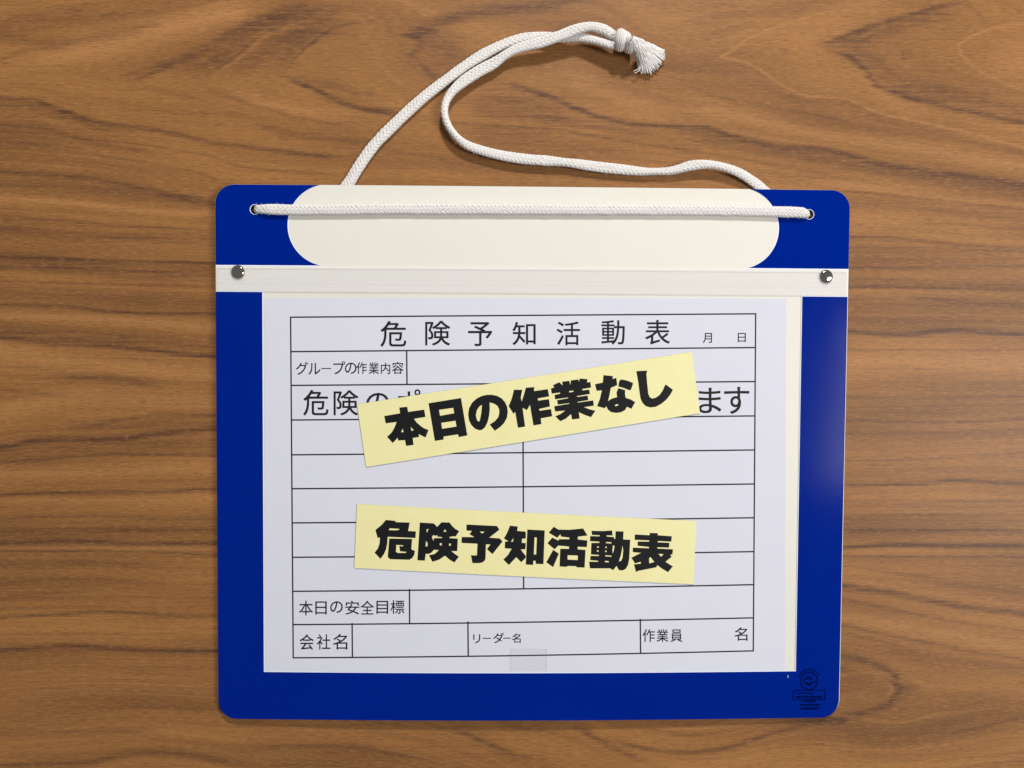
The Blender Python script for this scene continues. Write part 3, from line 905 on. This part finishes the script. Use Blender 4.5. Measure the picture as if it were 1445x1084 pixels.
# round "e": upper bean, lower sweep
mk.append(mp([(-6, 1.5), (-4.5, 5), (-1, 6.8), (3, 6), (5.6, 3), (5.2, 1.8), (-2, 2.6)]))
mk.append(mp([(-8.3, 3.5), (-6.8, 3.6), (-6.6, -1), (-4, -2.5), (1, -2.4), (6, -1.0), (10.8, -.4), (11, -2), (8, -3.2), (4, -3.6), (3.2, -6.5), (0, -7.4), (-3, -6), (-6.2, -3.6), (-8, -.5)]))
rnd = random.Random(3)
for k in range(11):
    a = 155 - k * 11.5
    mk.append([circle(cx, cy, 17.9 * u, 3, a, a - 6) + circle(cx, cy, (14.9 + rnd.random() * .5) * u, 3, a, a - 6)[::-1]])
bx0, by0 = B(1119, 974); bx1, by1 = B(1163.6, 986.4)
for p, q in (((bx0, by0), (bx1, by0)), ((bx1, by0 - .0002), (bx1, by1)), ((bx1 - .0002, by1), (bx0, by1)), ((bx0, by1 + .0002), (bx0, by0 - .0004))):
    mk.append([seg(p, q, .00052)])
for yy, xa, xb, hgt in ((977.8, 1124, 1147, 2.2), (982.8, 1123, 1160, 3.4), (988.8, 1134, 1150, 3.0), (994, 1128, 1156, 2.8), (999, 1130, 1154, 3.6)):
    x = xa
    while x < xb:
        w = 1.4 + rnd.random() * 1.8
        p0 = B(x, yy - hgt / 2 + rnd.random() * .5); p1 = B(min(x + w, xb), yy + hgt / 2)
        mk.append([[p0, (p0[0], p1[1]), p1, (p1[0], p0[1])]])
        x += w + .5 + rnd.random() * .5
V_, F_ = [], []
sheet('certification_mark', mk, .00066, M_mark, board, 0, False, .012)
sheet('scratch', [[seg(B(1111.6, 952.6), B(1111.4, 955.4), .00026)]], .00067, M_scratch, board)

# ------------------------------------------------------------------ cord
# (px, py, height mm, half width px, half thickness mm)
def Z(px, py, mm):  # point over the table at height mm as seen at that pixel
    p = on_plane(px, py, mm / 1000.); return p


top_l = [(871, 64.5, 8.0, 5.0, 1.5), (862, 63.5, 8.0, 5.2, 1.5), (850, 60, 7.4, 5.2, 1.5), (836, 56, 6.6, 5.2, 1.5), (817, 52.5, 5.6, 5.6, 1.4), (790, 53, 4.2, 6.5, 1.4), (764, 52, 3.2, 6.5, 1.4), (735, 55, 2.4, 6.5, 1.4),
         (702, 66.5, 2.0, 6.8, 1.4), (668, 85.5, 1.7, 7.0, 1.4), (633, 110.5, 1.6, 7.0, 1.4), (598, 137.5, 1.6, 7.2, 1.4), (563, 169.5, 1.6, 7.4, 1.4),
         (529, 204, 1.6, 7.6, 1.4), (506, 236, 1.5, 7.8, 1.35), (492, 259, 1.4, 8.0, 1.3), (476, 276, 1.3, 8, 1.1), (440, 290, 1.3, 8, 1.1), (400, 296, 1.4, 7.5, 1.1), (375, 296, 1.6, 6.6, 1.3)]
lower_r = [(1125, 302, 1.6, 6.6, 1.3), (1105, 290, 1.4, 7.2, 1.1), (1082, 273, 1.3, 7.2, 1.2), (1070, 262, 1.8, 7.0, 1.35), (1057, 252.5, 2.6, 6.6, 1.4), (1043, 244, 3.6, 6.2, 1.5), (1022, 236, 4.4, 5.4, 1.6), (998, 232.2, 4.4, 5.6, 1.6),
           (974, 234, 3.8, 6.6, 1.4), (958, 238.5, 3.2, 6.0, 1.5), (943, 241.5, 2.6, 5.0, 1.7), (925, 242.2, 2.4, 4.8, 1.8), (905, 242, 2.4, 5.6, 1.6), (875, 239, 2.4, 7.0, 1.4), (845, 235.8, 2.6, 7.2, 1.4), (815, 231.5, 2.8, 6.2, 1.5), (795, 229, 3.0, 5.6, 1.6),
           (770, 226.8, 3.2, 6.6, 1.4), (740, 224.5, 3.4, 7.0, 1.4), (708, 219.5, 3.6, 6.8, 1.5), (680, 212.5, 3.8, 6.2, 1.6), (660, 205, 4.2, 5.6, 1.7), (645, 194, 4.8, 4.8, 1.9), (633, 178, 5.2, 4.6, 2.0), (627.5, 161, 5.0, 4.6, 2.0),
           (629.5, 144, 4.4, 4.8, 1.9), (639, 128.5, 4.0, 5.8, 1.7), (654, 115, 3.8, 7.0, 1.5), (675, 101, 3.8, 7.6, 1.4), (698, 88.5, 4.0, 7.2, 1.4), (714, 77, 4.6, 5.8, 1.6), (733, 67.5, 5.4, 6.4, 1.5), (765, 59, 6.6, 7.2, 1.4),
           (793, 49.5, 7.6, 7.0, 1.4), (815, 41, 8.4, 6.4, 1.5), (833, 37.5, 8.8, 6.0, 1.6), (850, 41, 9.0, 6.4, 1.7), (862, 47.5, 9.0, 6.4, 1.8), (872, 55, 8.6, 5.8, 1.8)]
PTS = []   # (Vector, a, b)
for px, py, mm, hwp, b_ in top_l:
    PTS.append((Z(px, py, mm), hwp / 2460 * 1.0, b_ / 1000))
def board_pt(px, py, dz, hwp, b_):
    x, y = B(px, py)
    PTS.append((Vector((x, y, zb(x, y) + dz)), hwp / 2460, b_ / 1000))
x, y = hole_l; zt = zb(x, y)
for dz, dx in ((-.0022, .0004), (-.0006, .0009), (.0010, .0018)):
    PTS.append((Vector((x + dx, y, zt + dz)), .0021, .0013))
for px, py, dz in ((380, 296.3, .0019), (392, 296.6, .0017), (420, 297.0, .0016), (470, 296.8, .0016), (530, 296.0, .0016), (600, 295.8, .0016), (670, 295.9, .0016), (740, 296.4, .0016),
                   (810, 296.7, .0016), (880, 297.0, .0016), (950, 297.3, .0016), (1010, 297.8, .0016), (1060, 298.7, .0016), (1100, 299.9, .0017), (1122, 300.6, .0018), (1131, 301.2, .0017)):
    board_pt(px, py, dz, 7.2, 1.5)
x, y = hole_r; zt = zb(x, y)
for dz, dx in ((.0008, -.0016), (-.0006, -.0010), (-.0022, -.0012)):
    PTS.append((Vector((x + dx, y, zt + dz)), .0021, .0015))
for px, py, mm, hwp, b_ in lower_r:
    PTS.append((Z(px, py, mm), hwp / 2460 * 1.0, b_ / 1000))


def catmull(pts, ds):
    P = [np.array((*p, a, b_)) for p, a, b_ in pts]
    P = [2 * P[0] - P[1]] + P + [2 * P[-1] - P[-2]]
    out = []
    for i in range(1, len(P) - 2):
        L_ = np.linalg.norm(P[i + 1][:3] - P[i][:3]); n = max(2, int(L_ / ds * 4))
        for k in range(n):
            t = k / n
            out.append(.5 * ((2 * P[i]) + (P[i + 1] - P[i - 1]) * t + (2 * P[i - 1] - 5 * P[i] + 4 * P[i + 1] - P[i + 2]) * t * t + (3 * P[i] - P[i - 1] - 3 * P[i + 1] + P[i + 2]) * t ** 3))
    out.append(P[-2])
    out = np.array(out)
    d = np.concatenate([[0], np.cumsum(np.linalg.norm(np.diff(out[:, :3], axis=0), axis=1))])
    n = int(d[-1] / ds)
    s = np.linspace(0, d[-1], n)
    return s, np.stack([np.interp(s, d, out[:, k]) for k in range(5)], 1)


def frames(C):
    T = np.gradient(C, axis=0); T /= np.linalg.norm(T, axis=1)[:, None]
    U = np.zeros_like(T)
    s = np.cross(T[0], (0, 0, 1.)); s /= np.linalg.norm(s)
    for i in range(len(T)):
        h = np.cross(T[i], (0, 0, 1.)); nh = np.linalg.norm(h)
        if nh > .5: 
            h /= nh
            if np.dot(h, s) < 0: h = -h
            s = h
        else:
            s = s - T[i] * np.dot(s, T[i]); s /= np.linalg.norm(s)
        U[i] = s
    # smooth
    for _ in range(6):
        U[1:-1] = (U[:-2] + U[1:-1] + U[2:]) / 3
        U -= T * np.sum(U * T, 1)[:, None]; U /= np.linalg.norm(U, axis=1)[:, None]
    return T, U, np.cross(U, T)


def sweep_tube(C, U, Wv, ra, rb, n=6):
    """tube round path C with per-point axes U,W and radii"""
    m = len(C)
    ang = 2 * np.pi * np.arange(n) / n
    ra = np.broadcast_to(ra, (m,)); rb = np.broadcast_to(rb, (m,))
    v = C[:, None, :] + U[:, None, :] * (ra[:, None] * np.cos(ang))[..., None] + Wv[:, None, :] * (rb[:, None] * np.sin(ang))[..., None]
    i = np.arange(m - 1)[:, None] * n; k = np.arange(n)[None]; k2 = (k + 1) % n
    f = np.stack([i + k, i + k2, i + n + k2, i + n + k], -1).reshape(-1, 4)
    return v.reshape(-1, 3), f


class Acc:
    def __init__(s): s.v = []; s.f = []; s.o = 0
    def add(s, v, f): s.v.append(v); s.f.append(f + s.o); s.o += len(v)
    def mesh(s, name):
        v = np.concatenate(s.v); f = np.concatenate(s.f)
        me = bpy.data.meshes.new(name)
        me.vertices.add(len(v)); me.vertices.foreach_set('co', v.astype(np.float32).ravel())
        me.loops.add(f.size); me.loops.foreach_set('vertex_index', f.ravel().astype(np.int32))
        me.polygons.add(len(f)); me.polygons.foreach_set('loop_start', (np.arange(len(f)) * 4).astype(np.int32))
        me.update(calc_edges=True); me.validate()
        return me


def braid(acc, s, C, a, b_, pitch=.0185, nst=8, yw=.00084, yt=.00038, shrink=.00028, amp=.00016, twist=None):
    T, U, Wv = frames(C)
    om = 2 * np.pi / pitch
    acc.add(*sweep_tube(C, U, Wv, np.maximum(a - shrink * 2.4, .0004), np.maximum(b_ - shrink * 2.4, .0004), 14))
    jit = np.random.default_rng(7)
    for d in (1, -1):
        for k in range(nst):
            th = d * om * s + 2 * np.pi * k / nst + (0 if d > 0 else .0) + .05 * np.interp(s, np.linspace(0, s[-1], int(s[-1] / .004) + 3), jit.standard_normal(int(s[-1] / .004) + 3))
            hgt = d * np.cos(d * (nst / 2) * om * s + np.pi * k + (.6 if d > 0 else .6))
            ea, eb = a - shrink, b_ - shrink
            base = U * (ea * np.cos(th))[:, None] + Wv * (eb * np.sin(th))[:, None]
            nrm = U * (eb * np.cos(th))[:, None] + Wv * (ea * np.sin(th))[:, None]
            nrm /= np.linalg.norm(nrm, axis=1)[:, None]
            P = C + base + nrm * (amp * hgt)[:, None]
            Tg = np.gradient(P, axis=0); Tg /= np.linalg.norm(Tg, axis=1)[:, None]
            sd = np.cross(nrm, Tg); sd /= np.linalg.norm(sd, axis=1)[:, None]
            acc.add(*sweep_tube(P, sd, nrm, yw * (1 + .10 * hgt), yt, 7))


cord = empty('knotted_rope', (0, 0, 0))
tag(cord, 'white braided cotton cord through the top holes of the blue board, knotted ends', 'cord')
s_, PP = catmull(PTS, .00075)
rj = np.random.default_rng(5)
nj = int(s_[-1] / .006) + 3
jit_a = np.interp(s_, np.linspace(0, s_[-1], nj), rj.standard_normal(nj)); jit_b = np.interp(s_, np.linspace(0, s_[-1], nj), rj.standard_normal(nj))
PP[:, 3] *= .95 * (1 + .035 * jit_a); PP[:, 4] *= .88 * (1 + .05 * jit_b)
ac = Acc()
braid(ac, s_ + .0012 * np.sin(s_ / .017) + .0005 * jit_a, PP[:, :3], PP[:, 3], PP[:, 4])

# loose cotton fuzz along the braid
Tf_, Uf_, Wf_ = frames(PP[:, :3])
rf = np.random.default_rng(21)
for k in range(5200):
    i = rf.integers(5, len(PP) - 5); th = rf.random() * 2 * np.pi
    nr = Uf_[i] * np.cos(th) + Wf_[i] * np.sin(th)
    p0 = PP[i, :3] + Uf_[i] * PP[i, 3] * np.cos(th) * .97 + Wf_[i] * PP[i, 4] * np.sin(th) * .97
    dv = nr * (.3 + .5 * rf.random()) + Tf_[i] * rf.standard_normal() + Uf_[i] * rf.standard_normal() * .3
    dv /= np.linalg.norm(dv)
    t = np.linspace(0, 1, 5)[:, None]
    P = p0 + dv * t * (.0005 + .0010 * rf.random()) + rf.standard_normal(3) * .0003 * t ** 2
    if P[:, 2].min() < .0001: continue
    Tg = np.gradient(P, axis=0); Tg /= np.linalg.norm(Tg, axis=1)[:, None]
    sd = np.cross(Tg, nr + (.01, .02, .03)); sd /= np.linalg.norm(sd, axis=1)[:, None]
    ac.add(*sweep_tube(P, sd, np.cross(sd, Tg), .00004, .00004, 3))
link('braided_cord', ac.mesh('braided_cord'), M_cotton, cord, True)

# knot: the cord wound round itself
ka, kb = Z(868, 54, 8.2), Z(897, 68, 7.0)
ax = np.array(kb - ka); ax /= np.linalg.norm(ax)
e1 = np.cross(ax, (0, 0, 1.)); e1 /= np.linalg.norm(e1); e2 = np.cross(e1, ax)
kc0, kc1 = np.array(Z(873.5, 57.0, 8.0)), np.array(Z(889.5, 59.5, 7.8))
ac = Acc()
tt = np.linspace(0, 2 * np.pi * 2.25, 200)
fr_ = tt / tt[-1]
rad = .0034 + .0007 * np.sin(tt * .5 + 1)
cen = kc0[None] * (1 - fr_)[:, None] + kc1[None] * fr_[:, None]
tilt = .0016 * np.cos(tt + .5)
Ck = cen + e1[None] * (rad * np.cos(tt))[:, None] + e2[None] * (rad * np.sin(tt))[:, None] + ax[None] * tilt[:, None]
dk = np.concatenate([[0], np.cumsum(np.linalg.norm(np.diff(Ck, axis=0), axis=1))])
sk = np.linspace(0, dk[-1], 260)
Ck = np.stack([np.interp(sk, dk, Ck[:, k]) for k in range(3)], 1)
Tk = np.gradient(Ck, axis=0); Tk /= np.linalg.norm(Tk, axis=1)[:, None]
cc = np.stack([np.interp(sk, dk, cen[:, k]) for k in range(3)], 1)
Uk = np.tile(ax, (len(Ck), 1)); Uk = Uk - Tk * np.sum(Uk * Tk, 1)[:, None]; Uk /= np.linalg.norm(Uk, axis=1)[:, None]
Wk = np.cross(Uk, Tk)
a_, b_ = .0027, .0019
ac.add(*sweep_tube(Ck, Uk, Wk, a_ * .82, b_ * .82, 12))
for k in range(13):
    th = 2 * np.pi * k / 13 + sk / .024
    nr = Uk * np.cos(th)[:, None] * b_ + Wk * np.sin(th)[:, None] * a_; nr /= np.linalg.norm(nr, axis=1)[:, None]
    P = Ck + Uk * (a_ * .9 * np.cos(th))[:, None] + Wk * (b_ * .9 * np.sin(th))[:, None]
    sd = np.cross(nr, Tk); sd /= np.linalg.norm(sd, axis=1)[:, None]
    ac.add(*sweep_tube(P, sd, nr, .00055, .00042, 7))
link('knot', ac.mesh('knot'), M_cotton, cord, True)

# frayed tassel beyond the knot
ac = Acc()
rn = np.random.default_rng(11)
pa, pb = np.array(Z(890, 60.5, 7.0)), np.array(Z(885, 68, 6.6))
arc = [(937.5, 71.5), (939.5, 78), (935, 86), (931, 93), (926.5, 98.5), (920, 103.5), (912, 106), (905.5, 104.5), (901, 98)]
arc = [np.array(Z(px, py, 1.0)) for px, py in arc]
mid = [np.array(Z(px, py, 1.0)) for px, py in [(914, 67), (914, 70), (912, 73.5), (910, 77), (907.5, 80), (905, 82), (902, 82.5), (899.5, 82), (897, 80)]]
NY = 74
for k in range(NY):
    layer = k % 3
    u = (k + rn.random() * .9) / NY
    ua = u * (len(arc) - 1); i = min(len(arc) - 2, int(ua)); q = ua - i
    E_ = arc[i] * (1 - q) + arc[i + 1] * q
    Mi = mid[i] * (1 - q) + mid[i + 1] * q
    St = pa * (1 - u) + pb * u
    ln = .90 + .13 * rn.random()
    m = 46
    t = np.linspace(0, ln, m)[:, None]
    tc_ = np.clip(t[:, 0], 0, 1)
    P = (1 - t) ** 2 * St + 2 * t * (1 - t) * (Mi + (Mi - (St + E_) / 2) * .35) + t ** 2 * E_
    lift = .0030 + .0016 * (1 - t) + (.0008 * (layer - 1)) + .0012 * np.sin(np.pi * u)
    P[:, 2] = (St[2] * (1 - tc_) ** 1.5 + .0022 + lift[:, 0] * .8 - .0030 * t[:, 0])
    dirn = E_ - St; dirn /= np.linalg.norm(dirn)
    lat = np.cross(dirn, (0, 0, 1.)); lat /= np.linalg.norm(lat)
    ph = rn.random() * 6.28 if layer == 2 else (k % 2) * np.pi
    w = np.sin(t[:, 0] * 17 + ph) * np.clip(1.1 - t[:, 0] * 1.25, 0, 1)
    P += lat[None] * (.00085 * w)[:, None]
    P[:, 2] += .0005 * np.cos(t[:, 0] * 17 + ph) * np.clip(1.1 - t[:, 0] * 1.2, 0, 1)
    P += lat[None] * ((rn.standard_normal() * .0005) * t[:, 0] ** 4)[:, None]
    Tg = np.gradient(P, axis=0); Tg /= np.linalg.norm(Tg, axis=1)[:, None]
    sd = np.cross(Tg, (0, 0, 1.)); sd /= np.linalg.norm(sd, axis=1)[:, None]; up = np.cross(sd, Tg)
    rr = .00050 * np.interp(t[:, 0], [0, .8, .97, 1.05], [1.1, 1, .7, .25])
    ac.add(*sweep_tube(P, sd, up, rr * 1.25, rr, 6))
    # loose fibres at the tip
    for _ in range(3):
        tip = P[-6]; n_ = 8
        dv = Tg[-4] + lat * rn.standard_normal() * .28 + np.array((0, 0, rn.standard_normal() * .15))
        dv /= np.linalg.norm(dv)
        ll = .0010 + .0012 * rn.random()
        tf = np.linspace(0, 1, n_)[:, None]
        F = tip + dv * ll * tf + lat * (rn.standard_normal() * .0003) * tf ** 2
        F[:, 2] = np.maximum(F[:, 2], .0003)
        Tf = np.gradient(F, axis=0); Tf /= np.linalg.norm(Tf, axis=1)[:, None]
        sf = np.cross(Tf, (0, 0, 1.)); sf /= np.linalg.norm(sf, axis=1)[:, None]
        ac.add(*sweep_tube(F, sf, np.cross(sf, Tf), .00013, .00013, 4))
# two stray yarns hanging off the left of the fan
for (p0, p1, p2) in (((903, 93), (902, 98), (894, 100.5)), ((904, 95), (902.5, 101), (895.5, 103.5))):
    A_, B_, C_ = [np.array(Z(*p, 4.0)) for p in (p0, p1, p2)]
    t = np.linspace(0, 1, 14)[:, None]
    P = (1 - t) ** 2 * A_ + 2 * t * (1 - t) * B_ + t ** 2 * C_
    Tg = np.gradient(P, axis=0); Tg /= np.linalg.norm(Tg, axis=1)[:, None]
    sd = np.cross(Tg, (0, 0, 1.)); sd /= np.linalg.norm(sd, axis=1)[:, None]
    ac.add(*sweep_tube(P, sd, np.cross(sd, Tg), .00022, .00022, 6))
tas = link('frayed_tassel', ac.mesh('frayed_tassel'), M_cotton, cord, True)
